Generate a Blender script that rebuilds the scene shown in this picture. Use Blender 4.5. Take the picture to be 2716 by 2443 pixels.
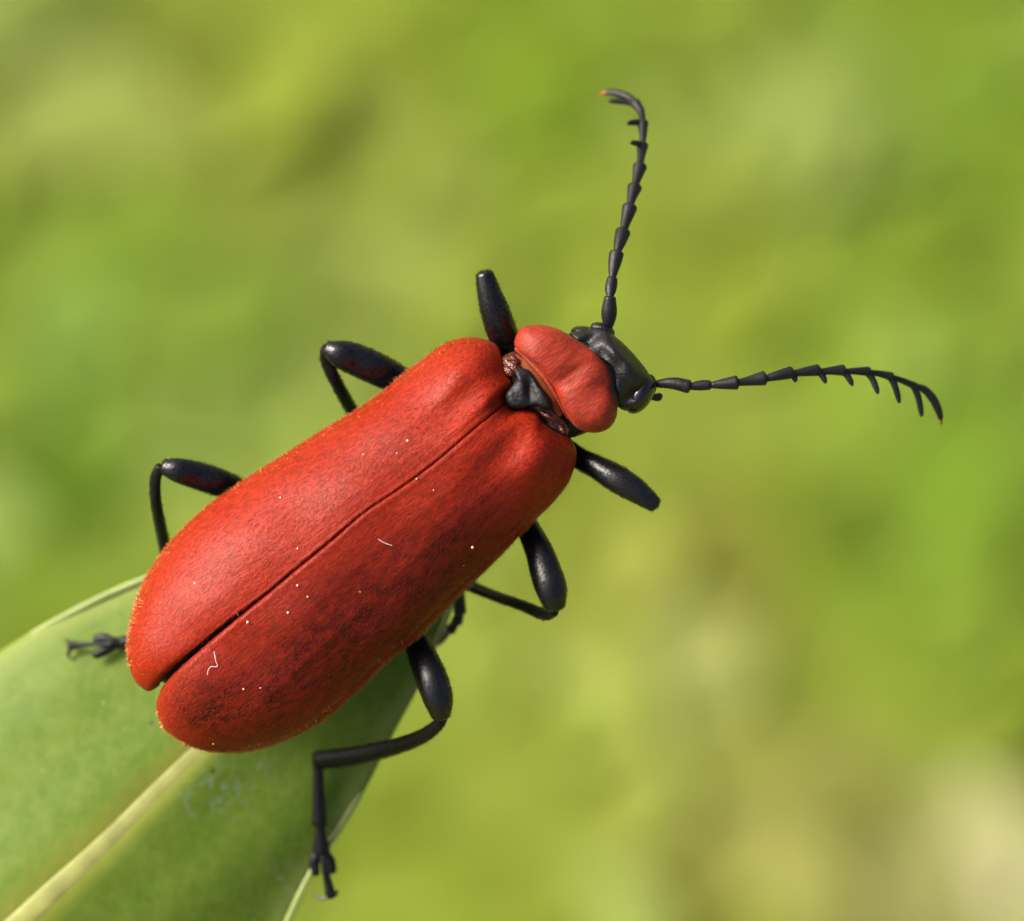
# Scarlet cardinal-type beetle on the tip of a leaf above a lawn.  1 Blender unit = 1 cm.
import bpy, math, random
import numpy as np
from mathutils import Vector, Matrix
rng = np.random.default_rng(7); random.seed(7)
scn = bpy.context.scene
for o in list(bpy.data.objects): bpy.data.objects.remove(o)
COL = scn.collection

# ------------------------------------------------------------------ camera, sky, sun, exposure
PITCH = 55.0                                   # degrees below the horizon
DIST = 12.0                                    # camera to beetle
FIELD = 2.4                                    # width of the view at the beetle
GROUND_DROP = 25.0                             # height of the beetle above the lawn
ROT = Matrix.Rotation(math.radians(90 - PITCH), 3, 'X')
ORI = Vector((0, 0, GROUND_DROP))
cam = bpy.data.cameras.new('camera'); camo = bpy.data.objects.new('camera', cam); COL.objects.link(camo)
camo.location = ORI + ROT @ Vector((0, 0, DIST)); camo.rotation_euler = ROT.to_euler()
cam.sensor_width = 36; cam.lens = 36 * DIST / FIELD
cam.clip_start = 0.5; cam.clip_end = 20000
cam.dof.use_dof = True; cam.dof.focus_distance = DIST - 0.10; cam.dof.aperture_fstop = 0.58
scn.camera = camo

SUN_LOCAL = Vector((-0.72, 0.48, 0.50)).normalized()      # towards the light, in the view's axes
SUN = (ROT @ SUN_LOCAL).normalized()
w = bpy.data.worlds.new('World'); scn.world = w; w.use_nodes = True
nt = w.node_tree; bg = nt.nodes['Background']
sky = nt.nodes.new('ShaderNodeTexSky'); sky.sky_type = 'NISHITA'; sky.sun_disc = False
sky.sun_elevation = math.asin(SUN.z); sky.sun_rotation = math.atan2(SUN.x, SUN.y)
sky.dust_density = 8.0; sky.ozone_density = 0.0; sky.air_density = 0.6
nt.links.new(sky.outputs[0], bg.inputs[0]); bg.inputs[1].default_value = 0.08
sl = bpy.data.lights.new('sun', 'SUN'); sl.energy = 1.5; sl.angle = math.radians(24); sl.color = (1, 0.955, 0.88)
so = bpy.data.objects.new('sun', sl); COL.objects.link(so); so.location = (0, 0, 60)
so.rotation_euler = SUN.to_track_quat('Z', 'Y').to_euler()
scn.view_settings.view_transform = 'Standard'; scn.view_settings.look = 'None'
scn.view_settings.exposure = 1.82; scn.view_settings.gamma = 1
scn.render.engine = 'CYCLES'
scn.cycles.max_bounces = 8; scn.cycles.transparent_max_bounces = 8

# ------------------------------------------------------------------ measuring and mesh helpers
K = FIELD / 2716.0
def P(px, py, z=0.0):
    """point in the beetle's frame (x right, y up, z towards the dorsal side)"""
    s = (DIST - z) / DIST
    return np.array(((px - 1358) * K * s, (1221.5 - py) * K * s, z))
def PP(lst): return np.array([P(*q) for q in lst])
def resample(pts, n, closed=False):
    """Catmull-Rom through pts, n samples evenly spread by arc length"""
    pts = np.asarray(pts, float)
    if closed: q = np.vstack([pts[-1], pts, pts[0], pts[1]])
    else: q = np.vstack([2*pts[0]-pts[1], pts, 2*pts[-1]-pts[-2]])
    out = []
    for i in range(1, len(q)-2):
        p0, p1, p2, p3 = q[i-1], q[i], q[i+1], q[i+2]
        t = np.linspace(0, 1, 14, endpoint=False)[:, None]
        out.append(0.5*((2*p1)+(-p0+p2)*t+(2*p0-5*p1+4*p2-p3)*t**2+(-p0+3*p1-3*p2+p3)*t**3))
    out.append((q[1] if closed else q[-2])[None, :])
    c = np.vstack(out)
    d = np.r_[0, np.cumsum(np.linalg.norm(np.diff(c[:, :3], axis=0), axis=1))]
    s = np.linspace(0, d[-1], n, endpoint=not closed)
    return np.stack([np.interp(s, d, c[:, j]) for j in range(c.shape[1])], 1)

def empty(name, loc, rot=None, label=None, cat=None, group=None):
    o = bpy.data.objects.new(name, None); COL.objects.link(o); o.location = loc; o.empty_display_size = 0.2
    if rot is not None: o.rotation_euler = rot.to_euler()
    tag(o, label, cat, group); return o
def tag(o, label=None, cat=None, group=None, kind=None):
    if label: o['label'] = label
    if cat: o['category'] = cat
    if group: o['group'] = group
    if kind: o['kind'] = kind
    return o
def mesh_obj(name, v, f, mat, parent=None, base=None, smooth=True, label=None):
    v = np.asarray(v, float)
    if base is not None: v = v - base
    me = bpy.data.meshes.new(name); me.from_pydata(v.tolist(), [], f); me.update()
    if smooth: me.polygons.foreach_set('use_smooth', [True]*len(me.polygons))
    me.materials.append(getattr(mat, 'm', mat))
    o = bpy.data.objects.new(name, me); COL.objects.link(o)
    if parent is not None: o.parent = parent
    if label: o['label'] = label
    return o
def grid_faces(n, m, wrap=False, off=0):
    f = []
    for i in range(n-1):
        for j in range(m if wrap else m-1):
            a = i*m+j; b = i*m+(j+1) % m
            f.append((off+a, off+b, off+b+m, off+a+m))
    return f
def tube(pts, wid, n=24, seg=16, flat=1.0, cap=(0.6, 0.6), nrm=(0, 0, 1)):
    """pts in beetle frame, wid = full width in photo pixels; flat squeezes along nrm"""
    pts = np.asarray(pts, float); wid = np.asarray(wid, float)*K/2
    c = resample(np.c_[pts, wid], n); p, r = c[:, :3], np.maximum(c[:, 3], 1e-4)
    t = np.gradient(p, axis=0); t /= np.linalg.norm(t, axis=1)[:, None]
    a0, a1 = r[0]*cap[0], r[-1]*cap[1]
    P_, R_, T_ = [], [], []
    for q in (0.02, 0.45, 0.75, 0.93): P_.append(p[0]-t[0]*a0*math.sqrt(1-q*q)); R_.append(r[0]*q); T_.append(t[0])
    for i in range(n): P_.append(p[i]); R_.append(r[i]); T_.append(t[i])
    for q in (0.93, 0.75, 0.45, 0.02): P_.append(p[-1]+t[-1]*a1*math.sqrt(1-q*q)); R_.append(r[-1]*q); T_.append(t[-1])
    nv = np.array(nrm, float); v = []
    ang = np.linspace(0, 2*math.pi, seg, endpoint=False)
    e1 = None
    for q, rr, tt in zip(P_, R_, T_):
        if e1 is None:
            e1 = nv - tt*np.dot(nv, tt)
            if np.linalg.norm(e1) < 0.05: e1 = np.array((0, 1, 0)) - tt*tt[1]
        else: e1 = e1 - tt*np.dot(e1, tt)
        e1 = e1/np.linalg.norm(e1)
        e2 = np.cross(tt, e1)
        v.append(q + rr*(flat*np.cos(ang)[:, None]*e1 + np.sin(ang)[:, None]*e2))
    N = len(v); v = np.vstack(v); f = grid_faces(N, seg, True)
    f.append(tuple(range(seg))[::-1]); f.append(tuple((N-1)*seg+i for i in range(seg)))
    return v, f
def join(parts):
    V, F, o = [], [], 0
    for v, f in parts:
        V.append(v); F += [tuple(i+o for i in q) for q in f]; o += len(v)
    return np.vstack(V), F
def inflate(outline, z0, ht, hb, p=2.2, center=None, n=96, rings=22, relief=None):
    """closed pillow from an outline in photo pixels; z0 may be a function of (x, y)"""
    o = resample(PP([(x, y, 0) for x, y in outline]), n, True)[:, :2]
    c = o.mean(0) if center is None else P(*center)[:2]
    zf = z0 if callable(z0) else (lambda x, y: np.full_like(x, z0))
    v, f = [], []
    rr = np.sin(np.linspace(0, math.pi/2, rings+1))[1:]
    for side in (1, -1):
        h = ht if side == 1 else hb
        for r in (rr if side == 1 else rr[:-1]):
            xy = c + (o-c)*r
            z = zf(xy[:, 0], xy[:, 1]) + side*h*np.maximum(0, 1-r**p)**(1/p)
            if side == 1 and relief is not None: z = z + relief(xy[:, 0], xy[:, 1], r)
            v.append(np.c_[xy, z])
    m = rings
    def ring(side, i):        # index of ring i (0 inner)
        return i*n if side == 1 else (m+i)*n
    for i in range(m-1):
        for j in range(n):
            k = (j+1) % n; a, b = ring(1, i), ring(1, i+1)
            f.append((a+j, b+j, b+k, a+k))
    for i in range(m-1):
        a = ring(-1, i); b = ring(-1, i+1) if i+1 < m-1 else ring(1, m-1)
        for j in range(n):
            k = (j+1) % n; f.append((a+k, b+k, b+j, a+j))
    v = np.vstack(v)
    zc = zf(np.array([c[0]]), np.array([c[1]]))[0]
    rel = relief(np.array([c[0]]), np.array([c[1]]), 0.0)[0] if relief is not None else 0
    v = np.vstack([v, [c[0], c[1], zc+ht+rel], [c[0], c[1], zc-hb]])
    t, b = len(v)-2, len(v)-1
    for j in range(n):
        k = (j+1) % n
        f.append((t, ring(1, 0)+j, ring(1, 0)+k)); f.append((b, ring(-1, 0)+k, ring(-1, 0)+j))
    return v, f
def ellipsoid(c, ax, rot=None, n=20, m=28):
    th = np.linspace(0.02, math.pi-0.02, n); ph = np.linspace(0, 2*math.pi, m, endpoint=False)
    v = np.array([[math.sin(a)*math.cos(b), math.sin(a)*math.sin(b), math.cos(a)] for a in th for b in ph])*np.array(ax)
    if rot is not None: v = v @ np.array(rot).T
    f = grid_faces(n, m, True); f.append(tuple(range(m))[::-1]); f.append(tuple((n-1)*m+i for i in range(m)))
    return v+np.array(c), f
def hairs(name, src, n, length, width, lay, lift, mat, parent, jitter=0.35, mask=None):
    """fine hairs rooted on src: thin tapering blades joined in one part"""
    me = src.data; me.calc_loop_triangles()
    V = np.empty(len(me.vertices)*3); me.vertices.foreach_get('co', V); V = V.reshape(-1, 3)
    T = np.empty(len(me.loop_triangles)*3, int); me.loop_triangles.foreach_get('vertices', T); T = T.reshape(-1, 3)
    a, b, c = V[T[:, 0]], V[T[:, 1]], V[T[:, 2]]
    nn = np.cross(b-a, c-a); ar = np.linalg.norm(nn, axis=1)+1e-12; nn = nn/ar[:, None]
    wgt = ar.copy()
    if mask is not None: wgt *= mask((a+b+c)/3, nn)
    idx = rng.choice(len(T), n, p=wgt/wgt.sum())
    r1, r2 = np.sqrt(rng.random(n))[:, None], rng.random(n)[:, None]
    p = a[idx]*(1-r1)+b[idx]*(r1*(1-r2))+c[idx]*(r1*r2); N = nn[idx]
    d = np.array(lay, float)[None, :] + rng.normal(0, jitter, (n, 3))
    d = d - N*np.sum(d*N, 1)[:, None]; d /= np.linalg.norm(d, axis=1)[:, None]+1e-9
    lf = (lift*(0.5+rng.random(n)))[:, None]
    d = d*np.cos(lf)+N*np.sin(lf)
    L = (length*(0.6+0.8*rng.random(n)))[:, None]
    s = np.cross(d, N); s /= np.linalg.norm(s, axis=1)[:, None]+1e-9
    base = p - N*0.001; mid = p+d*L*0.55; tip = p+d*L-N*L*0.10
    w2 = width/2
    vv = np.stack([base-s*w2, base+s*w2, mid+s*w2*0.7, mid-s*w2*0.7, tip], 1).reshape(-1, 3)
    f = []
    for i in range(n):
        o = 5*i; f += [(o, o+1, o+2, o+3), (o+3, o+2, o+4)]
    o = mesh_obj(name, vv, f, mat, parent); o['kind'] = 'stuff'; return o

# ------------------------------------------------------------------ materials
class M:
    def __init__(s, name):
        s.m = bpy.data.materials.new(name); s.m.use_nodes = True; s.t = s.m.node_tree
        s.b = s.t.nodes['Principled BSDF']; s.out = s.t.nodes['Material Output']
    def n(s, t, **k):
        q = s.t.nodes.new(t)
        for a, b in k.items():
            if a in q.inputs: q.inputs[a].default_value = b
            else: setattr(q, a, b)
        return q
    def l(s, a, b): s.t.links.new(a, b)
    def set(s, **k):
        for a, b in k.items(): s.b.inputs[a.replace('_', ' ')].default_value = b
    def coords(s, rotz=0, scale=(1, 1, 1)):
        c = s.n('ShaderNodeTexCoord'); m = s.n('ShaderNodeMapping')
        m.inputs['Rotation'].default_value = (0, 0, rotz); 
        v = s.n('ShaderNodeVectorMath', operation='MULTIPLY'); v.inputs[1].default_value = scale
        s.l(c.outputs['Object'], m.inputs[0]); s.l(m.outputs[0], v.inputs[0]); return v.outputs[0]
    def noise(s, vec, scale, detail=4, rough=0.55):
        q = s.n('ShaderNodeTexNoise', Scale=scale, Detail=detail, Roughness=rough); s.l(vec, q.inputs['Vector']); return q.outputs['Fac']
    def ramp(s, fac, stops):
        q = s.n('ShaderNodeValToRGB'); e = q.color_ramp.elements
        while len(e) < len(stops): e.new(0.5)
        for i, (p, c) in enumerate(stops): e[i].position = p; e[i].color = (*c, 1) if len(c) == 3 else c
        s.l(fac, q.inputs[0]); return q.outputs[0]
    def mix(s, fac, a, b, mode='MIX'):
        q = s.n('ShaderNodeMix', data_type='RGBA', blend_type=mode)
        for x, i in ((fac, 0), (a, 6), (b, 7)):
            if hasattr(x, 'is_output'): s.l(x, q.inputs[i])
            else: q.inputs[i].default_value = x if i == 0 else (*x, 1)
        return q.outputs[2]
    def math(s, op, a, b=0.0):
        q = s.n('ShaderNodeMath', operation=op)
        for x, i in ((a, 0), (b, 1)):
            if hasattr(x, 'is_output'): s.l(x, q.inputs[i])
            else: q.inputs[i].default_value = x
        return q.outputs[0]
    def bump(s, h, strength, dist):
        q = s.n('ShaderNodeBump', Strength=strength, Distance=dist); s.l(h, q.inputs['Height']); s.l(q.outputs[0], s.b.inputs['Normal'])

AX = math.atan2(0.62, 0.785)                     # direction of the body axis in the beetle frame
def red_shell(name, bright, dark, shade_mottle, patch):
    m = M(name); co = m.coords(-AX, (0.30, 1, 1))
    fine = m.noise(co, 170, 3, 0.65); med = m.noise(m.coords(-AX, (0.5, 1, 1)), 42, 5, 0.7); big = m.noise(m.coords(), 7, 4)
    c = m.ramp(fine, [(0.32, dark), (0.62, bright)])
    at = m.n('ShaderNodeAttribute', attribute_name='shade_mottle')
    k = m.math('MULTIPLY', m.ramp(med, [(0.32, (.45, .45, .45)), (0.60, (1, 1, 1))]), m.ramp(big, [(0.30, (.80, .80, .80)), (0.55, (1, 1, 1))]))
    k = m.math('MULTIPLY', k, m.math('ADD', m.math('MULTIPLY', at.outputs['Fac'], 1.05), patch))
    c = m.mix(k, c, shade_mottle)  # darkens by the painted wing-case shade and the shell's own mottling
    m.l(c, m.b.inputs['Base Color'])
    m.set(Roughness=0.48, Specular_IOR_Level=0.17, Sheen_Weight=0.06, Sheen_Roughness=0.35, Sheen_Tint=(1, 0.45, 0.3, 1))
    m.bump(m.math('ADD', m.math('MULTIPLY', fine, 0.8), m.math('MULTIPLY', med, 0.5)), 0.5, 0.004)
    return m
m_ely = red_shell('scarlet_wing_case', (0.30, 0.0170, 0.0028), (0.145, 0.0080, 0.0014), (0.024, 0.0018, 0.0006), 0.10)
m_pro = red_shell('scarlet_pronotum', (0.34, 0.025, 0.009), (0.16, 0.014, 0.006), (0.085, 0.022, 0.012), 0.45)
def black_shell(name, rough, spec=0.4, base=(0.003, 0.003, 0.0035), bs=0.5, scale=150):
    m = M(name); co = m.coords()
    f = m.noise(co, scale, 4, 0.6); f2 = m.noise(co, 14, 3)
    m.l(m.ramp(f2, [(0.3, base), (0.75, tuple(x*1.9 for x in base))]), m.b.inputs['Base Color'])
    m.set(Roughness=rough, Specular_IOR_Level=spec)
    m.bump(f, bs, 0.003); return m
m_leg = black_shell('black_leg_cuticle', 0.25, bs=0.35)
m_head = black_shell('black_head_cuticle', 0.36, bs=0.7, scale=200)
m_scut = black_shell('black_scutellum_cuticle', 0.52, bs=1.0, scale=110)
m_body = black_shell('black_body_cuticle', 0.5)
m_ant = black_shell('black_antenna_cuticle', 0.42, 0.28, (0.005, 0.005, 0.006))
m_shin = black_shell('black_shin_cuticle', 0.38, 0.2)
m_eye = black_shell('black_eye', 0.15, 0.5, (0.003, 0.003, 0.004), bs=0.15, scale=200)
m = M('brown_membrane'); co = m.coords(); f = m.noise(co, 40, 4)
m.l(m.ramp(f, [(0.35, (0.035, 0.008, 0.004)), (0.65, (0.13, 0.035, 0.018))]), m.b.inputs['Base Color']); m.set(Roughness=0.2); m.bump(f, 0.8, 0.02); m_mem = m
def plain(name, c, rough=0.5, var=0.25, scale=30, **k):
    m = M(name); f = m.noise(m.coords(), scale, 3)
    m.l(m.ramp(f, [(0.3, tuple(x*(1-var) for x in c)), (0.7, tuple(min(1, x*(1+var)) for x in c))]), m.b.inputs['Base Color'])
    m.set(Roughness=rough, **k); return m
m_hair_r = plain('red_gold_hair', (0.25, 0.018, 0.003), 0.42, Specular_IOR_Level=0.25)
m_hair_g = plain('golden_fringe_hair', (0.42, 0.13, 0.025), 0.4)
m_hair_b = plain('black_hair', (0.004, 0.004, 0.004), 0.7, Specular_IOR_Level=0.1)
m_flange = plain('orange_brown_flange', (0.13, 0.030, 0.005), 0.7, Specular_IOR_Level=0.15)
m_claw = plain('brown_claw', (0.03, 0.014, 0.008), 0.3)
m_tip = plain('rusty_antenna_tip', (0.20, 0.05, 0.01), 0.5)
m_pol = plain('cream_pollen', (0.70, 0.52, 0.36), 0.6)
m_fib = plain('pale_fibre', (0.75, 0.60, 0.62), 0.4)
# leaf: attribute 'across' is -1..1 from one margin to the other
m = M('leaf_green'); co = m.coords(0)
at = m.n('ShaderNodeAttribute', attribute_name='across'); u = at.outputs['Fac']; ua = m.math('ABSOLUTE', u)
g = m.mix(m.ramp(m.noise(co, 9, 6, 0.7), [(0.3, (0, 0, 0)), (0.7, (1, 1, 1))]), (0.066, 0.128, 0.007), (0.122, 0.178, 0.022))
g = m.mix(m.ramp(m.noise(co, 40, 4, 0.6), [(0.45, (0, 0, 0)), (0.8, (0.35, 0.35, 0.35))]), g, (0.16, 0.21, 0.05))
jag = m.math('ADD', ua, m.math('MULTIPLY', m.math('SUBTRACT', m.noise(co, 12, 3), 0.5), 0.05))
g = m.mix(m.ramp(jag, [(0.86, (0, 0, 0)), (0.985, (0.85, 0.85, 0.85))]), g, (0.20, 0.25, 0.06))
g = m.mix(m.ramp(m.math('ADD', ua, m.math('MULTIPLY', m.math('SUBTRACT', m.noise(co, 8, 3), 0.5), 0.04)), [(0.03, (0.8, 0.8, 0.8)), (0.16, (0, 0, 0))]), g, (0.21, 0.22, 0.035))
vo = m.n('ShaderNodeTexVoronoi', Scale=11.0); m.l(co, vo.inputs['Vector'])
dots = m.math('MULTIPLY', m.ramp(vo.outputs['Distance'], [(0.05, (1, 1, 1)), (0.085, (0, 0, 0))]), m.ramp(m.noise(co, 3.5, 2), [(0.48, (0, 0, 0)), (0.56, (.8, .8, .8))]))
g = m.mix(dots, g, (0.035, 0.035, 0.02))                                   # dark specks
vo = m.n('ShaderNodeTexVoronoi', Scale=23.0); m.l(co, vo.inputs['Vector'])
dots = m.math('MULTIPLY', m.ramp(vo.outputs['Distance'], [(0.06, (1, 1, 1)), (0.12, (0, 0, 0))]), m.ramp(m.noise(co, 5, 2), [(0.55, (0, 0, 0)), (0.62, (.7, .7, .7))]))
g = m.mix(dots, g, (0.26, 0.30, 0.15))                                     # pale dust
sc = m.n('ShaderNodeAttribute', attribute_name='scuff')
fl = m.math('MULTIPLY', m.ramp(m.noise(m.coords(.4, (1, .6, 1)), 42, 3, .6), [(0.52, (0, 0, 0)), (0.60, (1, 1, 1))]), sc.outputs['Fac'])
g = m.mix(m.math('MULTIPLY', fl, .55), g, (0.19, 0.23, 0.17))              # grazed, greyish flecks
m.l(g, m.b.inputs['Base Color']); m.set(Roughness=0.5, Specular_IOR_Level=0.14)
m.bump(m.math('ADD', m.math('MULTIPLY', m.noise(co, 45, 5, 0.65), .5), m.noise(co, 9, 3)), 0.25, 0.014)
tr = m.n('ShaderNodeBsdfTranslucent'); m.l(g, tr.inputs[0]); mx = m.n('ShaderNodeMixShader'); mx.inputs[0].default_value = 0.22
m.l(m.b.outputs[0], mx.inputs[1]); m.l(tr.outputs[0], mx.inputs[2]); m.l(mx.outputs[0], m.out.inputs[0]); m_leaf = m
m_rib = plain('pale_midrib', (0.22, 0.235, 0.055), 0.6, 0.2, 14)
m_marg = plain('pale_leaf_margin', (0.18, 0.23, 0.055), 0.5, 0.15, 14)
m_stem = plain('green_stem', (0.10, 0.16, 0.03), 0.5, 0.25, 6)
# lawn
m = M('lawn_soil'); co = m.coords()
m.l(m.mix(m.ramp(m.noise(co, 0.35, 4), [(0.35, (0, 0, 0)), (0.65, (1, 1, 1))]), (0.15, 0.18, 0.012), (0.19, 0.18, 0.03)), m.b.inputs['Base Color'])
m.set(Roughness=0.95); m.bump(m.noise(co, 3, 6), 0.6, 0.3); m_soil = m
m = M('grass_blades'); at = m.n('ShaderNodeAttribute', attribute_name='tint')
m.l(at.outputs['Color'], m.b.inputs['Base Color']); m.set(Roughness=0.55, Specular_IOR_Level=0.3)
tr = m.n('ShaderNodeBsdfTranslucent'); m.l(at.outputs['Color'], tr.inputs[0]); mx = m.n('ShaderNodeMixShader'); mx.inputs[0].default_value = 0.45
m.l(m.b.outputs[0], mx.inputs[1]); m.l(tr.outputs[0], mx.inputs[2]); m.l(mx.outputs[0], m.out.inputs[0]); m_grass = m
m_stone = plain('pale_stone', (0.27, 0.25, 0.16), 0.9, 0.2, 2)

# ------------------------------------------------------------------ lawn far below the leaf
def to_world(v): return ORI + ROT @ Vector(v)
def on_ground(px, py, h=0.0):
    d = ROT @ Vector(((px-1358)*K, (1221.5-py)*K, -DIST)); c = camo.location
    t = (h-c.z)/d.z; return c + d*t
gv = [(-6000, -6000, 0), (6000, -6000, 0), (6000, 6000, 0), (-6000, 6000, 0)]
gr = mesh_obj('ground', gv, [(0, 1, 2, 3)], m_soil, smooth=False); gr['kind'] = 'structure'
gc = on_ground(1358, 1221, 2)
# patches of the lawn: (photo px, py, radius in cm, colour, weight)
GREEN = np.array((0.165, 0.228, 0.014)); DEEP = np.array((0.088, 0.180, 0.005)); LIME = np.array((0.195, 0.245, 0.024))
PALE = np.array((0.205, 0.265, 0.060)); DRY = np.array((0.205, 0.205, 0.030)); STRAW = np.array((0.30, 0.29, 0.12))
patches = [(380, 700, .9, DEEP, 1), (200, 1250, 1.0, DEEP, 1), (1560, 230, .8, DEEP, .8), (2250, 1480, 1.1, DEEP, .9), (2600, 250, 1.2, DEEP, .7),
           (2650, 1250, 1.0, DEEP, .7), (130, 900, .8, DEEP, .6), (1080, 420, .7, DEEP, .45), (2420, 950, .7, DEEP, .5),
           (80, 120, .9, PALE, 1), (2150, 230, .9, PALE, .7), (700, 300, 1.2, LIME, .8), (1050, 520, 1.0, LIME, .8), (850, 800, .9, PALE, .6), (650, 1150, .8, PALE, .6),
           (430, 130, .7, DRY, .5), (1850, 1560, 1.1, DRY, .9), (1780, 1950, .9, DRY, .7), (2060, 2120, 1.0, DRY, .9), (1730, 380, .7, DRY, .4), (2000, 1350, .7, DRY, .35),
           (1800, 1850, .7, PALE, .5), (2600, 2350, .8, STRAW, 1), (2450, 2250, .8, STRAW, .6), (1500, 1750, 1.0, LIME, .6), (2450, 1750, 1.0, GREEN, .5), (1250, 2200, 1.0, LIME, .7), (2150, 2330, .8, DRY, .6), (480, 1500, .6, DRY, .3)]
PW = [(on_ground(a, b, 1.8), r, c, wt) for a, b, r, c, wt in patches]
def lawn_colour(x, y):
    c = np.repeat(GREEN[None, :], len(x), 0)*1.0
    for p, r, cc, wt in PW:
        k = wt*np.exp(-((x-p.x)**2+((y-p.y)*0.85)**2)/(r*r))[:, None]; c = c*(1-k)+cc*k
    return c*1.12
def blades(n, cx, cy, hx, hy, hmin, hmax, wmin, wmax):
    x = cx+rng.uniform(-hx, hx, n); y = cy+rng.uniform(-hy, hy, n); h = rng.uniform(hmin, hmax, n)
    a = rng.uniform(0, 2*math.pi, n); b = rng.uniform(0, 2*math.pi, n); lean = rng.uniform(.6, 1.9, n)*h; wd = rng.uniform(wmin, wmax, n)/2
    side = np.stack([np.cos(a), np.sin(a), 0*a], 1); ld = np.stack([np.cos(b), np.sin(b), 0*b], 1)
    base = np.stack([x, y, 0*x], 1); up = np.array((0, 0, 1.0)); V = []
    for s, ww in ((0, .7), (.4, 1), (.75, .75), (1, .03)):
        c = base+up*(h*s*(1-.25*s))[:, None]+ld*(lean*s*s)[:, None]
        V += [c-side*(wd*ww)[:, None], c+side*(wd*ww)[:, None]]
    V = np.stack(V, 1)
    tip = V[:, 4, :2]
    col = lawn_colour(tip[:, 0], tip[:, 1])*rng.uniform(.9, 1.12, n)[:, None]
    dry = rng.random(n) < .03; col[dry] = DRY*rng.uniform(.8, 1.3, (dry.sum(), 1))
    F = np.array([(0, 1, 3, 2), (2, 3, 5, 4), (4, 5, 7, 6)])
    return V.reshape(-1, 3), (F[None]+8*np.arange(n)[:, None, None]).reshape(-1, 4), np.repeat(col, 8, 0)
def leaflets(n, cx, cy, hx, hy):
    k = int(math.sqrt(n)); n = k*k; gx, gy = np.meshgrid(np.linspace(-hx, hx, k), np.linspace(-hy, hy, k))
    x = cx+gx.ravel()+rng.normal(0, .22, n); y = cy+gy.ravel()+rng.normal(0, .22, n); z = rng.uniform(.9, 1.5, n); r = rng.uniform(.3, .7, n)
    ang = np.linspace(0, 2*math.pi, 8, endpoint=False)
    V = np.stack([r[:, None]*np.cos(ang)*1.2, r[:, None]*np.sin(ang), 0.12*r[:, None]*np.cos(2*ang)], 2)
    out = []
    for i in range(n):
        R = Matrix.Rotation(random.uniform(0, 6.28), 3, 'Z') @ Matrix.Rotation(random.gauss(0, .25), 3, 'X')
        out.append(V[i] @ np.array(R).T+np.array((x[i], y[i], z[i])))
    col = lawn_colour(x, y)*rng.uniform(.9, 1.12, n)[:, None]
    return np.vstack(out), (np.arange(8)[None]+8*np.arange(n)[:, None]), np.repeat(col, 8, 0)
def tinted(name, v, f, col, mat, label, cat):
    o = mesh_obj(name, v, [tuple(int(i) for i in q) for q in f], mat); tag(o, label, cat, kind='stuff')
    a = o.data.color_attributes.new('tint', 'FLOAT_COLOR', 'POINT'); a.data.foreach_set('color', np.c_[col, np.ones(len(col))].astype(np.float32).ravel()); return o
v1, f1, c1 = blades(6000, gc.x, gc.y, 22, 22, 1.0, 2.0, .2, .45)
v2, f2, c2 = blades(9000, gc.x, gc.y+20, 80, 90, 1.0, 2.6, .3, .7)
tinted('grass', np.vstack([v1, v2]), np.vstack([f1, f2+len(v1)]), np.vstack([c1, c2]), m_grass, 'bright green blurred grass of the lawn behind the beetle', 'grass')
v3, f3, c3 = leaflets(16000, gc.x, gc.y, 20, 20)
tinted('ground_cover', v3, f3, c3, m_grass, 'small round yellow green leaves spread through the lawn', 'ground cover')
sp = on_ground(2640, 2390, 1.2)
sv, sf = ellipsoid((0, 0, 0), (0.75, 0.6, 0.9)); sv = sv*(1+0.08*np.sin(sv[:, :1]*5+sv[:, 1:2]*4))
stn = mesh_obj('stone', sv, sf, m_stone); stn.location = (sp.x, sp.y, 0.55); tag(stn, 'pale beige stone lying out of focus in the lawn', 'stone')

# ------------------------------------------------------------------ leaf
st = [  # midrib, left margin, right margin (photo px), depths
 ((1225, 1400), (1222, 1398), (1228, 1402), -.36, -.36, -.36),
 ((1130, 1470), (1110, 1392), (1224, 1500), -.35, -.37, -.37),
 ((1000, 1572), (920, 1410), (1196, 1612), -.34, -.40, -.38),
 ((800, 1745), (660, 1455), (1120, 1795), -.33, -.43, -.39),
 ((620, 1905), (376, 1532), (1043, 1942), -.33, -.46, -.39),
 ((436, 2077), (160, 1632), (940, 2145), -.33, -.48, -.40),
 ((273, 2241), (0, 1728), (823, 2335), -.33, -.50, -.41),
 ((27, 2470), (-230, 1880), (690, 2600), -.35, -.53, -.45),
 ((-300, 2790), (-560, 2170), (400, 3000), -.42, -.62, -.55),
 ((-800, 3290), (-1020, 2720), (-180, 3580), -.62, -.80, -.76),
 ((-1400, 3900), (-1540, 3480), (-980, 4180), -1.0, -1.1, -1.1),
 ((-1900, 4450), (-1905, 4445), (-1895, 4455), -1.5, -1.5, -1.5)]
NS, NU = 130, 41
Mc = resample(PP([(*a, d) for a, b, c, d, e, f in st]), NS); Lc = resample(PP([(*b, e) for a, b, c, d, e, f in st]), NS); Rc = resample(PP([(*c, f) for a, b, c, d, e, f in st]), NS)
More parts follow.
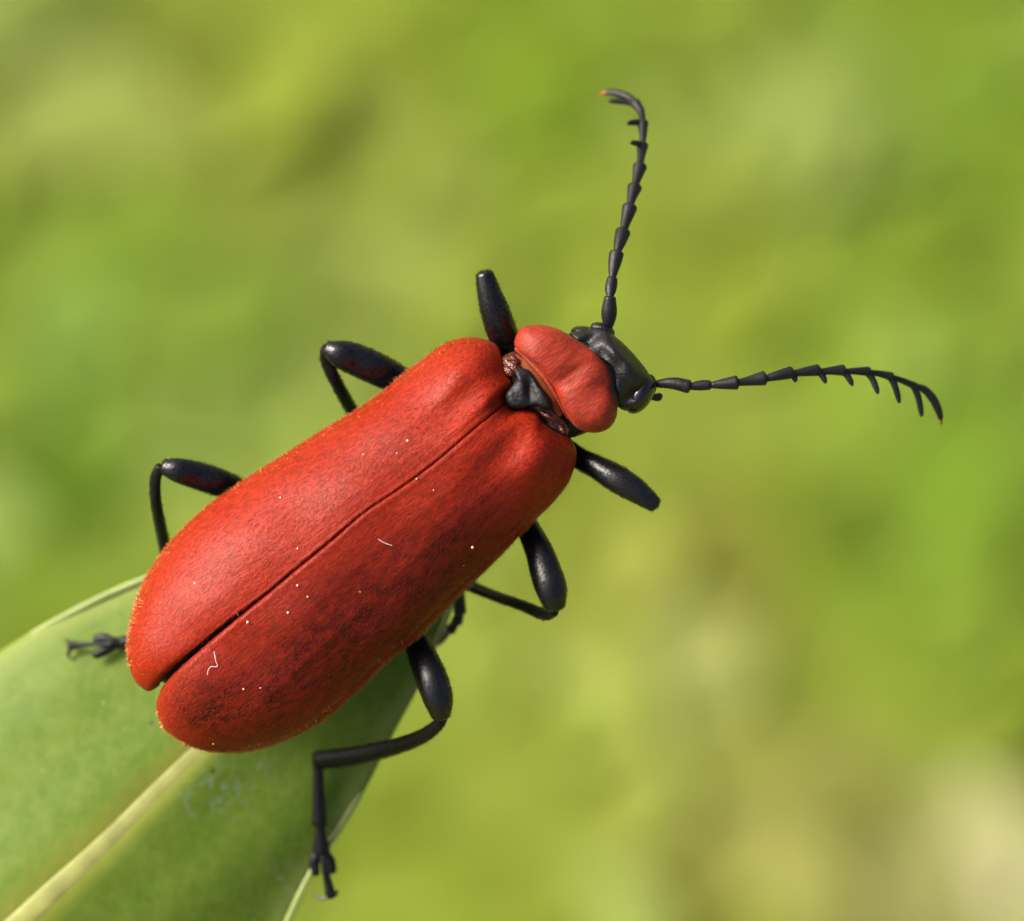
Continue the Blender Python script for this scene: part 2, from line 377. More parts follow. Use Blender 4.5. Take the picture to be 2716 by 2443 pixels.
# pair the margins with the midrib by station rather than by arc length
def by_station(pts, n):
    pts = np.asarray(pts); q = np.vstack([2*pts[0]-pts[1], pts, 2*pts[-1]-pts[-2]]); out = []
    for x in np.linspace(0, len(pts)-1, n):
        i = min(int(x), len(pts)-2); t = x-i; p0, p1, p2, p3 = q[i:i+4]
        out.append(.5*((2*p1)+(-p0+p2)*t+(2*p0-5*p1+4*p2-p3)*t*t+(-p0+3*p1-3*p2+p3)*t**3))
    return np.array(out)
Mc = by_station(PP([(*a, d) for a, b, c, d, e, f in st]), NS); Lc = by_station(PP([(*b, e) for a, b, c, d, e, f in st]), NS); Rc = by_station(PP([(*c, f) for a, b, c, d, e, f in st]), NS)
us = np.linspace(-1, 1, NU); lv = np.zeros((NS, NU, 3))
for j, uu in enumerate(us):
    E = Lc if uu < 0 else Rc; a = abs(uu)
    p = Mc+(E-Mc)*a
    p[:, 2] = Mc[:, 2]+(E[:, 2]-Mc[:, 2])*a**1.5 - 0.010*np.exp(-(a/.06)**2) + 0.010*np.sin(p[:, 0]*7+p[:, 1]*5)*a + 0.008*np.sin(p[:, 0]*13-p[:, 1]*17)*a
    lv[:, j] = p
LEAF = lv.reshape(-1, 3); LPX = LEAF[:, :2]*(DIST/(DIST-LEAF[:, 2]))[:, None]/K
def leafz(px, py):
    q = np.array((px-1358, 1221.5-py)); i = np.argsort(np.sum((LPX-q)**2, 1))[:4]; return float(LEAF[i, 2].mean())
lbase = Mc[-1]
leaf = empty('leaf', to_world(lbase), ROT, 'smooth green leaf with pale midrib and margin, the red beetle sitting on its tip', 'leaf')
bl = mesh_obj('blade', LEAF, [q[::-1] for q in grid_faces(NS, NU)], m_leaf, leaf, lbase)
a = bl.data.attributes.new('across', 'FLOAT', 'POINT'); a.data.foreach_set('value', np.tile(us, NS).astype(np.float32))
dd = np.zeros(len(LEAF))
for x, y, r in ((575, 2105, 70), (520, 2120, 40), (660, 2050, 45), (750, 2330, 40)): dd = np.maximum(dd, np.exp(-((LPX[:, 0]-x+1358)**2+(1221.5-LPX[:, 1]-y)**2)/r**2))
a = bl.data.attributes.new('scuff', 'FLOAT', 'POINT'); a.data.foreach_set('value', dd.astype(np.float32))
md = bl.modifiers.new('thickness', 'SOLIDIFY'); md.thickness = 0.022; md.offset = -1
rp = Mc[::6].copy(); rp[:, 2] -= 0.0125
v, f = tube(rp, np.interp(np.linspace(0, 1, len(rp)), [0, .1, .4, 1], [10, 26, 54, 90]), 110, 18, 0.30); mesh_obj('midrib', v, f, m_rib, leaf, lbase, label='pale yellow midrib of the leaf')
for E in (Lc, Rc):
    rp = E[::3].copy(); rp[:, 2] -= .002; rp[:, :2] += (Mc[::3]-E[::3])[:, :2]*.015
    v, f = tube(rp, [19]*len(rp), 150, 12, 0.6); mesh_obj('margin', v, f, m_marg, leaf, lbase)
# stalk and stem down to the lawn (outside the picture)
wb = to_world(lbase); inv = ROT.inverted()
def from_world(p): return np.array(inv @ (Vector(p)-ORI))
sv, sf = tube([lbase+(0.05, 0.06, 0.02), from_world((wb.x-.6, wb.y-.3, wb.z-.5)), from_world((wb.x-1.3, wb.y-.5, wb.z-2.0)), from_world((wb.x-1.6, wb.y-.4, wb.z/2)), from_world((wb.x-1.5, wb.y-.2, 0.0))], [95, 100, 180, 240, 300], 60, 14)
mesh_obj('stalk', sv, sf, m_stem, leaf, lbase)

# ------------------------------------------------------------------ beetle
B = P(800, 1600, -.33)
beetle = empty('beetle', to_world(B), ROT, 'scarlet red beetle with black head, legs and comb-toothed antennae, standing on the leaf tip', 'beetle')
def part(name, vf, mat, parent=None, label=None): return mesh_obj(name, vf[0], vf[1], mat, parent or beetle, B, label=label)
# --- wing cases: four-sided patches (suture, front edge, outer edge, tip edge)
sutL = [(1340, 1068), (1246.6, 1147.9), (1151.6, 1228.9), (1061.6, 1294.9), (965.1, 1360.3), (882, 1430.5), (795.5, 1500.5), (712, 1570), (625, 1633), (545, 1698), (478, 1754), (430, 1800), (415, 1824)]
sutR = [(1341, 1070), (1247, 1148.5), (1152, 1229.5), (1062, 1295.5), (965.5, 1361), (883, 1432), (796.5, 1502), (713, 1572), (629, 1640), (549, 1707), (482.5, 1765), (434, 1813), (411, 1850)]
frontL = [(1340, 1068), (1340, 1046), (1357, 1017), (1348, 998), (1338, 980), (1332, 955), (1327, 932), (1317, 913), (1300, 902), (1282, 895)]
outL = [(1282, 895), (1254, 891), (1225, 894), (1200, 900), (1172, 912), (1146, 929), (1112, 955), (1070, 988), (998, 1046), (943, 1084), (864, 1131), (805, 1168), (737, 1212), (654, 1264), (567, 1324), (508, 1372), (449, 1431), (409, 1483), (382, 1523), (355, 1578), (338, 1633)]
tipL = [(415, 1824), (391, 1838), (371, 1831), (349, 1809), (336, 1776), (328, 1732), (330, 1688), (338, 1633)]
frontR = [(1341, 1070), (1365, 1087), (1398, 1081), (1422, 1089), (1435, 1111), (1464, 1136), (1493, 1147)]
outR = [(1493, 1147), (1513, 1161), (1528, 1190), (1529, 1217), (1521, 1250), (1506, 1284), (1469, 1332), (1424, 1376), (1373, 1427), (1328, 1475), (1272, 1530), (1209, 1593), (1124, 1680), (1069, 1723), (1014, 1772), (959, 1826), (904, 1875), (849, 1919), (778, 1957), (712, 1985)]
tipR = [(412, 1852), (408, 1882), (424, 1930), (459, 1963), (503, 1987), (547, 1999), (602, 2003), (657, 1998), (712, 1985)]
def elytron(sut, front, out, tip, edge_shift, n=150, m=64):
    r = lambda l, k: resample(np.array([P(x, y, .08)[:2] for x, y in l]).reshape(-1, 2), k)
    tt = np.linspace(0, 1, n); tt = .5*tt+.5*(.5-.5*np.cos(math.pi*tt))
    vv = np.linspace(0, 1, m); uu = .35*vv+.65*np.sin(math.pi/2*vv)
    def ev(c, t):
        x = np.linspace(0, 1, len(c)); return np.stack([np.interp(t, x, c[:, 0]), np.interp(t, x, c[:, 1])], 1)
    S, O = ev(r(sut, 400), tt), ev(r(out, 400), tt); Fc, Tc = ev(r(front, 400), uu), ev(r(tip, 400), uu)
    Vv = np.zeros((n, m, 3))
    T, U = tt[:, None, None], uu[None, :, None]
    XY = (1-U)*S[:, None]+U*O[:, None]+(1-T)*Fc[None]+T*Tc[None]-((1-U)*(1-T)*S[0]+U*(1-T)*O[0]+(1-U)*T*S[-1]+U*T*O[-1])
    Vv[..., :2] = XY
    T, U = tt[:, None], uu[None, :]
    top = np.interp(tt, [0, .1, .3, .6, .8, .92, 1], [.135, .165, .185, .185, .155, .11, .065])[:, None]
    top = np.convolve(np.pad(top[:, 0], 6, mode='edge'), np.ones(13)/13, 'valid')[:, None]
    edge = (np.interp(tt, [0, .2, .7, 1], [.02, .0, -.01, -.05])+edge_shift)[:, None]
    z = edge+(top-edge)*np.maximum(0, 1-U**2.3)**.62
    z -= .055*np.clip(1-T/.07, 0, 1)**2.2                                   # rolled front edge
    z -= .075*(1-np.sqrt(np.clip(1-np.clip((T-.86)/.14, 0, 1)**2, 0, 1)))     # rounded tip
    z -= (.002+.004*np.clip((T-.35)*3, 0, 1))*np.exp(-U/.008)                                               # groove along the suture
    z += .002*np.exp(-((U-.03)/.02)**2)
    z += .018*np.exp(-((U-.66)/.16)**2-((T-.10)/.06)**2)                     # shoulder boss
    z -= .010*np.exp(-((U-.38)/.14)**2-((T-.11)/.08)**2)
    for k, a in ((.28, .0009), (.52, .0012), (.74, .0009)): z += a*np.exp(-((U-k)/.03)**2)*np.clip(T*5, 0, 1)*np.clip((1-T)*4, 0, 1)  # faint ribs
    z -= .006*np.exp(-((U-.93)/.018)**2)*np.clip(T*6, 0, 1)                  # crease inside the outer edge
    z += .004*np.sin(XY[..., 0]*19+XY[..., 1]*13)*np.sin(XY[..., 0]*9-XY[..., 1]*23)
    Vv[..., 2] = z
    return Vv.reshape(-1, 3), grid_faces(n, m)
# right wing case's shade painted into the red, with faint marks on the left
PAINTED_SHADE = [(1270, 1380, 130, .6), (1190, 1480, 130, .85), (1090, 1590, 130, 1), (970, 1680, 140, .95), (840, 1750, 140, .9), (700, 1840, 130, 1), (580, 1890, 105, 1), (505, 1865, 70, .8), (740, 1930, 90, .6), (1000, 1500, 120, .4), (860, 1620, 110, .45), (1050, 1180, 110, .25), (900, 1280, 110, .2)]
back = np.array((-.785, -.62, 0))
for args, rev, sh in (((sutL, frontL, outL, tipL), False, -.03), ((sutR, frontR, outR, tipR), True, .03)):
    v, f = elytron(*args, sh)
    # faces must look towards +z
    a, b, c = v[f[2000][0]], v[f[2000][1]], v[f[2000][2]]
    if np.cross(b-a, c-a)[2] < 0: f = [q[::-1] for q in f]
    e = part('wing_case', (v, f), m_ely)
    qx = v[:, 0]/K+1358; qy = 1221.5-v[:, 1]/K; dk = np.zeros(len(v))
    for x, y, r, k in PAINTED_SHADE: dk = 1-(1-dk)*(1-k*.8*np.exp(-((qx-x)**2+(qy-y)**2)/r**2))
    at_ = e.data.attributes.new('shade_mottle', 'FLOAT', 'POINT'); at_.data.foreach_set('value', dk.astype(np.float32))
    hairs('velvet_hair', e, 13000, .012, .0010, back, .22, m_hair_r, e)
    hairs('fringe_hair', e, 3600, .0085, .0010, back, .9, m_hair_g, e, .6, mask=lambda p, n: np.clip(.45-np.abs(n[:, 2]), 0, 1)*((p+B)@np.array((.785, .62, 0)) < .10)*(np.abs((p+B-P(800, 1500))@np.array((-.62, .785, 0))) > .06)+1e-9)
    md = e.modifiers.new('thickness', 'SOLIDIFY'); md.thickness = .014; md.offset = -1
# --- body below the wing cases
outline = sutL[:1]+frontL[3:-1:2]+outL[::2]+tipL[::-1][1:]+tipR[1:]+outR[::-1][::2]+frontR[::-1][1:-1:2]
cx, cy = np.mean([q[0] for q in outline]), np.mean([q[1] for q in outline])
sh = [(cx+(x-cx)*.945, cy+(y-cy)*.945) for x, y in outline]
part('body', inflate(sh, -.045, .115, .16, 3, center=(870, 1470), n=120), m_body)
thx = [(1260, 1000), (1335, 950), (1395, 905), (1480, 900), (1570, 940), (1605, 1010), (1615, 1090), (1570, 1140), (1500, 1165), (1420, 1170), (1330, 1120), (1260, 1050)]
part('thorax', inflate(thx, -.03, .07, .14, 2.6), m_body)
mem = [(1325, 960), (1345, 940), (1375, 935), (1400, 965), (1430, 1010), (1460, 1060), (1490, 1100), (1510, 1135), (1495, 1160), (1460, 1148), (1420, 1110), (1370, 1085), (1345, 1050), (1340, 1000)]
part('membrane', inflate(mem, .035, .045, .05, 2.2, n=80, relief=lambda x, y, r: .003*np.sin(x*90)*np.sin(y*75+x*30)), m_mem, label='glossy brown membrane between wing cases and pronotum')
# small folded membranes with glints
for pts, wd in (([(1340, 975, .075), (1352, 988, .085), (1362, 1000, .085)], (14, 22, 10)), ([(1348, 955, .08), (1362, 950, .088), (1376, 962, .085)], (10, 16, 10)), ([(1432, 1092, .085), (1452, 1104, .09), (1475, 1112, .085)], (8, 12, 6)), ([(1484, 1128, .075), (1493, 1143, .075), (1502, 1146, .07)], (8, 14, 8))):
    part('wing_hinge', tube(PP(pts), wd, 12, 10), m_mem)
scut = [(1366, 986), (1385, 979), (1402, 984), (1418, 1004), (1431, 1025), (1451, 1046), (1462, 1066), (1464, 1083), (1447, 1087), (1427, 1079), (1410, 1079), (1390, 1083), (1365, 1085), (1344, 1074), (1338, 1054), (1344, 1041), (1361, 1021), (1369, 1004)]
part('scutellum', inflate(scut, .088, .036, .05, 4.0, n=80, relief=lambda x, y, r: -.012*np.exp(-((x-P(1404, 1040)[0])/.012)**2-((y-P(1404, 1040)[1])/.035)**2)+.0015*np.sin(x*160+y*60)), m_scut, label='black wedge-shaped scutellum')
# --- pronotum
pro = [(1365, 918), (1369, 893), (1385, 870), (1414, 865), (1447, 866), (1484, 877), (1513, 893), (1546, 914), (1579, 934), (1602, 959), (1616, 980), (1624, 1008), (1622, 1033), (1629, 1058), (1635, 1083), (1631, 1111), (1616, 1134), (1591, 1146), (1563, 1147), (1538, 1140), (1521, 1128), (1505, 1107), (1493, 1087), (1480, 1062), (1464, 1033), (1443, 1004), (1418, 976), (1398, 955), (1377, 938)]
cp = P(1505, 1004)
def pro_relief(x, y, r):
    # a = along the body, b = across (positive to the beetle's right)
    dx, dy = x-cp[0], y-cp[1]; a = dx*.86+dy*.50; b = dx*.50-dy*.86
    z = -.020*np.exp(-(b/.022)**2)*np.exp(-((a+.02)/.08)**2)
    z += .020*np.exp(-((b-.13)/.055)**2-((a-.03)/.07)**2)+.014*np.exp(-((b+.12)/.06)**2-((a-.0)/.07)**2)
    z -= .018*np.exp(-((b-.06)/.03)**2-((a-.07)/.05)**2)+.012*np.exp(-((b+.05)/.03)**2-((a-.07)/.05)**2)
    z += .002*np.sin(x*70+y*20)*np.sin(y*65-x*15)
    z += .0010*np.sin(np.arctan2(b, a+.16)*46)*np.exp(-(b/.07)**2-((a-.02)/.06)**2)      # fine creases fanning from the rear edge
    return .55*z*(1-r**6)
v, f = inflate(pro, lambda x, y: .075+.02*(x-cp[0]), 0.078, .09, 3.3, center=(1505, 1004), n=140, rings=34, relief=pro_relief)
po = part('pronotum', (v, f), m_pro)
hairs('velvet_hair', po, 6000, .018, .0016, back, .3, m_hair_r, po, .6, mask=lambda p, n: (n[:, 2] > 0)+1e-6)
rim = PP([(1368, 925, .085), (1398, 952, .105), (1420, 975, .115), (1445, 1002, .122), (1466, 1033, .122), (1482, 1060, .115), (1495, 1086, .105), (1508, 1108, .09)])
part('rim', tube(rim, [9, 11, 12, 13, 13, 12, 11, 9], 40, 12), m_pro, po)
fl = PP([(1371, 948, .07), (1392, 966, .085), (1414, 990, .095), (1437, 1018, .10), (1456, 1047, .10), (1472, 1074, .095), (1487, 1100, .085)])
part('flange', tube(fl, [14, 22, 24, 24, 24, 22, 14], 40, 12, .5), m_flange, po, label='orange-brown lower edge of the pronotum')
# --- head
neck = [(1520, 890), (1560, 900), (1600, 925), (1632, 960), (1650, 1000), (1652, 1045), (1640, 1080), (1610, 1085), (1580, 1040), (1550, 980), (1520, 930)]
part('neck', inflate(neck, .05, .075, .08, 2.4), m_head)
head = [(1508, 886), (1530, 879), (1552, 876), (1575, 868), (1600, 868), (1617, 879), (1630, 893), (1648, 908), (1674, 934), (1699, 963), (1715, 984), (1726, 1009), (1728, 1034), (1719, 1058), (1706, 1077), (1686, 1089), (1664, 1091), (1645, 1086), (1634, 1068), (1628, 1035), (1622, 1000), (1604, 965), (1580, 938), (1550, 914), (1524, 900)]
ch = P(1630, 975)
def head_relief(x, y, r):
    dx, dy = x-ch[0], y-ch[1]; a = dx*.80+dy*.60; b = dx*.60-dy*.80
    z = .018*np.exp(-((a-.02)/.02)**2-(b/.09)**2)-.022*np.exp(-((b-.078)/.014)**2-((a-.0)/.07)**2)-.018*np.exp(-((b+.085)/.014)**2)
    z += .022*np.exp(-((b-.125)/.03)**2-((a-.0)/.05)**2)
    z += .003*np.sin(x*110+y*40)*np.sin(y*120)
    return z*(1-r**5)
hd = part('head', inflate(head, lambda x, y: .05-.10*(x-ch[0]), .072, .09, 2.6, center=(1632, 978), n=120, rings=30, relief=head_relief), m_head)
ra = Matrix.Rotation(math.radians(-50), 3, 'Z')
part('eye', ellipsoid(P(1697, 1046, .055), (.050, .030, .045), Matrix.Rotation(math.radians(60), 3, 'Z')), m_eye, hd)
part('eye', ellipsoid(P(1560, 889, .045), (.042, .020, .040), Matrix.Rotation(math.radians(-15), 3, 'Z')), m_eye, hd)
part('antenna_socket', ellipsoid(P(1598, 876, .06), (.030, .017, .025), Matrix.Rotation(math.radians(-20), 3, 'Z')), m_head, hd)
part('antenna_socket', ellipsoid(P(1724, 1022, .05), (.016, .026, .025)), m_head, hd)
part('palp', tube(PP([(1715, 1045, .0), (1730, 1052, -.01), (1745, 1054, -.02), (1750, 1048, -.02)]), (10, 18, 22, 18), 14, 12), m_ant, hd)
# --- antennae: eleven segments, the outer ones drawn out into teeth
def c2(x, y, z): return (1500+x/2.6, 200+y/2.6, z)
def c3(x, y, z): return (1650+x/2.248, 900+y/2.248, z)
antL = [([c2(293, 1765, .06), c2(300, 1650, .07), c2(306, 1535, .08)], (14, 34, 26)), ([c2(306, 1532, .08), c2(312, 1470, .07), c2(322, 1405, .06)], (14, 26, 24)), ([c2(322, 1402, .06), c2(338, 1300, .04), c2(352, 1228, .03)], (14, 28, 32)),
        ([c2(354, 1225, .03), c2(375, 1150, .01), c2(396, 1082, -.01)], (15, 27, 34)), ([c2(397, 1078, -.01), c2(418, 1000, -.03), c2(443, 910, -.05)], (15, 24, 34)), ([c2(443, 906, -.05), c2(458, 840, -.07), c2(477, 772, -.09)], (14, 22, 33)),
        ([c2(478, 768, -.09), c2(495, 700, -.11), c2(514, 628, -.13)], (14, 22, 32)), ([c2(514, 624, -.13), c2(522, 550, -.16), c2(531, 480, -.18)], (13, 19, 27)), ([c2(531, 476, -.18), c2(534, 400, -.20), c2(532, 328, -.22)], (13, 18, 26)),
        ([c2(532, 324, -.22), c2(520, 250, -.25), c2(482, 190, -.27)], (13, 18, 24)), ([c2(484, 192, -.27), c2(430, 148, -.29), c2(350, 122, -.31), c2(285, 118, -.32)], (14, 17, 18, 13))]
toothL = {4: c2(492, 935, -.09), 5: c2(520, 800, -.14), 6: c2(555, 655, -.18), 7: c2(452, 465, -.14), 8: c2(430, 332, -.19), 9: c2(330, 192, -.26)}
toothL = {7: c2(452, 465, -.14), 8: c2(430, 332, -.19), 9: c2(300, 178, -.27)}
antR = [([c3(186, 268, .04), c3(300, 262, .05), c3(395, 282, .055)], (14, 26, 30)), ([c3(398, 284, .055), c3(460, 276, .05), c3(520, 272, .05)], (13, 22, 22)), ([c3(520, 274, .05), c3(610, 266, .05), c3(680, 258, .05)], (13, 24, 31)),
        ([c3(682, 260, .05), c3(770, 246, .04), c3(845, 232, .035)], (14, 23, 32)), ([c3(846, 236, .035), c3(930, 216, .03), c3(1008, 198, .02)], (14, 22, 28)), ([c3(1008, 206, .02), c3(1090, 194, .01), c3(1168, 184, .0)], (13, 20, 26)),
        ([c3(1168, 196, .0), c3(1245, 188, -.01), c3(1318, 184, -.02)], (13, 18, 25)), ([c3(1318, 192, -.02), c3(1395, 190, -.03), c3(1470, 192, -.04)], (12, 16, 22)), ([c3(1468, 196, -.04), c3(1540, 206, -.06), c3(1606, 222, -.07)], (12, 15, 20)),
        ([c3(1602, 224, -.07), c3(1680, 250, -.09), c3(1748, 280, -.11)], (12, 14, 17)), ([c3(1746, 278, -.11), c3(1800, 298, -.12), c3(1850, 350, -.13), c3(1885, 420, -.14), c3(1900, 470, -.15)], (12, 17, 20, 18, 13))]
toothR = {4: c3(1032, 252, .02), 5: c3(1212, 258, .0), 6: c3(1372, 274, -.02), 7: c3(1524, 322, -.04), 8: c3(1652, 376, -.08), 9: c3(1786, 458, -.12)}
for segs, teeth, tipseg in ((antL, toothL, (c2(285, 118, -.32), c2(235, 128, -.33))), (antR, toothR, (c3(1898, 465, -.15), c3(1905, 508, -.155)))):
    root = None
    for i, (pts, wd) in enumerate(segs):
        s = tube(PP(pts), np.array(wd)*1.22, 14, 12, 0.9, cap=(.3, .45))
        if i in teeth:
            e0 = np.array(P(*pts[-1])); e1 = np.array(P(*teeth[i])); mid = P(*pts[1])
            bow = (e0+e1)/2+(e0-mid)*.14
            s = join([s, tube([mid*.25+e0*.75, e0*.7+e1*.3+(e0-mid)*.05, bow*.4+e1*.6, e1], (16, 18, 15, 8), 12, 8, .8)])
        if root is None: root = part('antenna', s, m_ant); prev = root
        else: part('segment', s, m_ant, root)
    part('segment', tube(PP(tipseg), (13, 5), 8, 10), m_tip, root, label='rust-coloured tip of the antenna')
    # fine down
# --- legs
def leg(fem, fw, tib, tw, tarsi, lobes=(), claws=(), nh=1400):
    f = part('leg', tube(PP(fem), fw, 40, 22, .92, cap=(.5, .55)), m_leg)
    hairs('leg_hair', f, nh, .008, .0012, (P(*fem[-1])-P(*fem[0]))*2, .45, m_hair_b, f)
    t = part('tibia', tube(PP(tib), tw, 36, 16, .9, cap=(.5, .5)), m_shin, f)
    hairs('leg_hair', t, nh, .008, .0012, (P(*tib[-1])-P(*tib[0]))*2, .5, m_hair_b, f)
    for pts, wd in tarsi: part('tarsus', tube(PP(pts), wd, 14, 12, .7, cap=(.3, .3)), m_shin, f)
    for pts, wd in lobes: part('tarsal_lobe', tube(PP(pts), wd, 14, 12, .6, cap=(.5, .8)), m_shin, f)
    for pts, wd in claws: part('claw', tube(PP(pts), wd, 16, 8, .9), m_claw, f)
    return f
def c1(x, y, z): return (1200+x/2.427, 650+y/2.427, z)
def c5(x, y, z): return (700+x/2.038, 1550+y/2.038, z)
def c6(x, y, z): return (x/1.833, 1450+y/1.833, z)
def c7(x, y, z): return (350+x/2.529, 850+y/2.529, z)
def c8(x, y, z): return (1050+x/2.697, 1150+y/2.697, z)
# front pair: only the thighs show, shins point away below them
leg([c1(385, 760, -.06), c1(350, 640, -.03), c1(305, 520, .0), c1(265, 400, .02), c1(232, 290, .03), c1(208, 195, .035)], (62, 76, 82, 76, 62, 50),
    [c1(212, 200, .02), c1(222, 250, -.05), c1(258, 380, -.16), c1(320, 560, -.26), c1(350, 680, -.30)], (34, 34, 32, 32, 34),
    [([c1(350, 680, -.30), (1325, 1010, -.33)], (22, 30)), ([(1325, 1010, -.33), (1290, 1100, -.34)], (20, 28)), ([(1290, 1100, -.34), (1250, 1220, -.34)], (14, 22))], nh=1600)
leg([c1(720, 1300, -.05), c1(820, 1375, -.02), c1(930, 1430, .01), c1(1060, 1505, .03), c1(1180, 1580, .035), c1(1300, 1668, .035)], (54, 58, 64, 74, 66, 44),
    [c1(1295, 1662, .02), c1(1240, 1625, -.06), c1(1100, 1530, -.18), c1(900, 1420, -.28), c1(740, 1370, -.31)], (32, 32, 30, 30, 32),
    [([c1(740, 1370, -.31), (1420, 1260, -.34)], (22, 30)), ([(1420, 1260, -.34), (1340, 1330, -.35)], (20, 28)), ([(1340, 1330, -.35), (1225, 1395, -.35)], (14, 22))], nh=1600)
# middle pair
leg([c7(1900, 480, -.12), c7(1780, 395, -.10), c7(1640, 325, -.07), c7(1500, 262, -.05), c7(1390, 222, -.03), c7(1318, 190, -.03)], (70, 80, 88, 86, 74, 46),
    [c7(1312, 195, -.035), c7(1308, 265, -.06), c7(1360, 395, -.09), c7(1475, 605, -.20), c7(1560, 760, -.29)], (36, 36, 34, 36, 38),
    [([c7(1560, 760, -.29), (980, 1260, -.37)], (24, 32)), ([(980, 1260, -.37), (960, 1360, -.38)], (22, 32)), ([(960, 1360, -.38), (925, 1440, -.38)], (14, 22))])
z8 = leafz(1180, 1650)
leg([c8(870, 560, -.07), c8(950, 690, -.05), c8(1020, 830, -.02), c8(1070, 980, .0), c8(1112, 1110, .01), c8(1135, 1225, .0)], (60, 64, 74, 84, 84, 62),
    [c8(1128, 1268, -.02), c8(1060, 1292, -.06), c8(900, 1230, -.12), c8(700, 1160, -.20), c8(540, 1095, -.26), c8(440, 1060, -.29)], (32, 34, 30, 30, 32, 34),
    [([c8(442, 1065, -.29), c8(455, 1160, -.31), c8(458, 1280, -.33)], (24, 28, 36)), ([c8(462, 1270, -.33), c8(435, 1350, -.345)], (22, 34)), ([c8(435, 1345, -.345), c8(385, 1410, -.355)], (22, 32))],
    claws=[([c8(385, 1405, -.355), c8(340, 1460, -.365), c8(308, 1500, -.37)], (18, 20, 16))])
# hind pair
h6 = lambda x, y, d=.03: c6(x, y, leafz(x/1.833, 1450+y/1.833)+d)
leg([c7(800, 1190, -.13), c7(690, 1130, -.11), c7(560, 1080, -.08), c7(420, 1035, -.06), c7(310, 1005, -.04), c7(225, 985, -.04)], (62, 70, 76, 74, 66, 46),
    [c7(190, 985, -.05), c7(158, 1060, -.07), c7(160, 1200, -.10), c7(190, 1370, -.19), c7(225, 1540, -.28), (455, 1560, -.34), (460, 1650, -.40)], (28, 30, 30, 32, 34, 34, 34),
    [([(460, 1650, -.40), h6(700, 455), h6(590, 462)], (26, 30, 34)), ([h6(610, 462), h6(545, 470)], (22, 36))],
    lobes=[([h6(560, 462), h6(505, 445), h6(465, 448)], (18, 28, 22)), ([h6(560, 482), h6(505, 508), h6(465, 528)], (18, 28, 22)), ([h6(540, 475, .04), h6(450, 474, .04), h6(380, 478, .035), h6(345, 482, .03)], (15, 12, 18, 26))],
    claws=[([h6(350, 490, .03), h6(330, 520, .02), h6(345, 548, .01)], (13, 11, 4)), ([h6(350, 475, .03), h6(328, 462, .02), h6(324, 446, .01)], (13, 10, 4))])
zf = lambda x, y, d=.02: leafz(700+x/2.038, 1550+y/2.038)+d
leg([c5(770, 190, -.08), c5(825, 310, -.05), c5(875, 430, -.02), c5(918, 540, .0), c5(945, 630, .0), c5(955, 705, -.01)], (66, 70, 82, 86, 78, 54),
    [c5(965, 722, -.03), c5(935, 765, -.05), c5(850, 825, -.10), c5(700, 880, -.17), c5(500, 925, -.25), c5(300, 950, zf(300, 950, .03))], (28, 34, 40, 46, 52, 54),
    [([c5(292, 965, zf(292, 965, .025)), c5(296, 1130, zf(296, 1130)), c5(300, 1300, zf(300, 1300))], (26, 32, 42)), ([c5(304, 1290, zf(304, 1290)), c5(307, 1370, zf(307, 1370)), c5(312, 1445, zf(312, 1445))], (20, 34, 50))],
    lobes=[([c5(305, 1435, zf(305, 1435)), c5(275, 1490, zf(275, 1490)), c5(280, 1560, zf(280, 1560))], (20, 30, 26)), ([c5(318, 1435, zf(318, 1435)), c5(355, 1490, zf(355, 1490)), c5(370, 1550, zf(360, 1550))], (20, 30, 26)),
           ([c5(315, 1470, -.36), c5(332, 1550, -.36), c5(350, 1620, -.37), c5(362, 1680, -.375)], (12, 18, 24, 30))],
    claws=[([c5(362, 1680, -.375), c5(318, 1698, -.38), c5(285, 1690, -.385), c5(264, 1664, -.39)], (14, 11, 8, 3)), ([c5(368, 1680, -.375), c5(390, 1676, -.38), c5(397, 1655, -.39)], (14, 12, 6))])

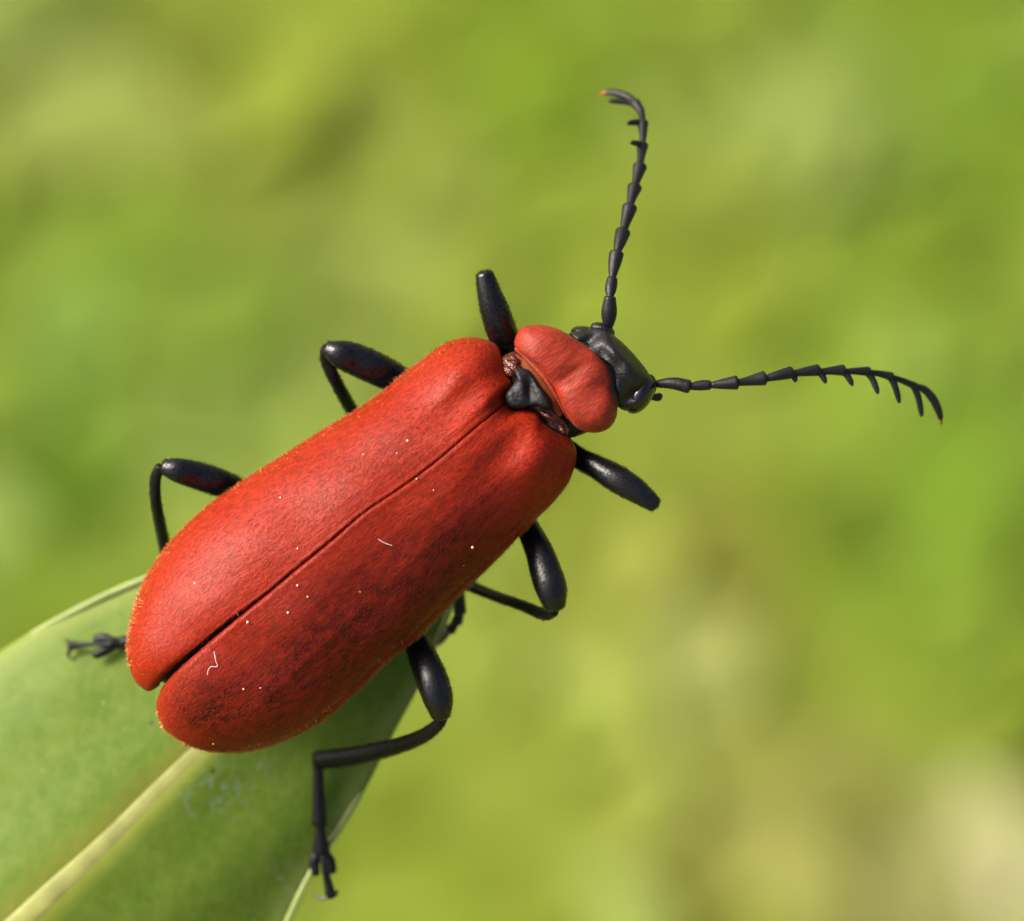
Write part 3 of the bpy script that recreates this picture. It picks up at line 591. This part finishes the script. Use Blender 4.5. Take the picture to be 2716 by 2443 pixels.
# ------------------------------------------------------------------ dust on the wing cases
dg = bpy.context.evaluated_depsgraph_get()
tops = [o for o in bpy.data.objects if o.name.startswith('wing_case')]
def surf_z(px, py):
    best = None
    for o in tops:
        V = np.empty(len(o.data.vertices)*3); o.data.vertices.foreach_get('co', V); V = V.reshape(-1, 3)+B
        q = V[:, :2]*(DIST/(DIST-V[:, 2]))[:, None]/K-np.array((px-1358, 1221.5-py)); d = np.sum(q*q, 1); i = d.argmin()
        if best is None or d[i] < best[0]: best = (d[i], V[i, 2])
    return float(best[1])
grains = [(1081, 1169, 5), (1053, 1202, 3), (1253, 1452, 6), (744, 1320, 4), (517, 1547, 4.5), (789, 1553, 4.5), (816, 1583, 3.5), (764, 1625, 5), (657, 1650, 5.5), (646, 1828, 4), (691, 1825, 3), (566, 1973, 3.5), (838, 1913, 3), (789, 1455, 3), (1105, 1270, 3), (963, 1205, 3), (1150, 1300, 2.5), (1230, 1500, 2.5), (955, 1570, 2.5)]
gv, gf = ellipsoid((0, 0, 0), (1, 1, .8), n=9, m=12)
proto = None
for x, y, r in grains:
    z = surf_z(x, y)+r*K*.5; p = to_world(P(x, y, z))
    if proto is None: proto = mesh_obj('pollen_grain', gv, gf, m_pol); o = proto
    else: o = proto.copy(); COL.objects.link(o)
    o.location = p; o.scale = [r*K*.66]*3; o.rotation_euler = ROT.to_euler()
    tag(o, 'tiny cream pollen grain lying on the red wing cases', 'pollen grain', 'pollen grains on the wing cases')
for pts, lab in (([(568, 1728), (572, 1752), (576, 1768), (560, 1768), (552, 1778), (550, 1790)], 'thin pale bent fibre caught on the rear of the wing case'), ([(1003, 1430), (1020, 1440), (1040, 1447), (985, 1452)][:3], 'short pale fibre lying beside the seam between the wing cases')):
    z = [surf_z(*q)+.008 for q in pts]; b0 = P(*pts[0], z[0])
    v, f = tube(PP([(*q, zz) for q, zz in zip(pts, z)]), [1.5]*len(pts), 30, 6)
    o = mesh_obj('fibre', v, f, m_fib, base=b0); o.location = to_world(b0); o.rotation_euler = ROT.to_euler(); tag(o, lab, 'fibre')
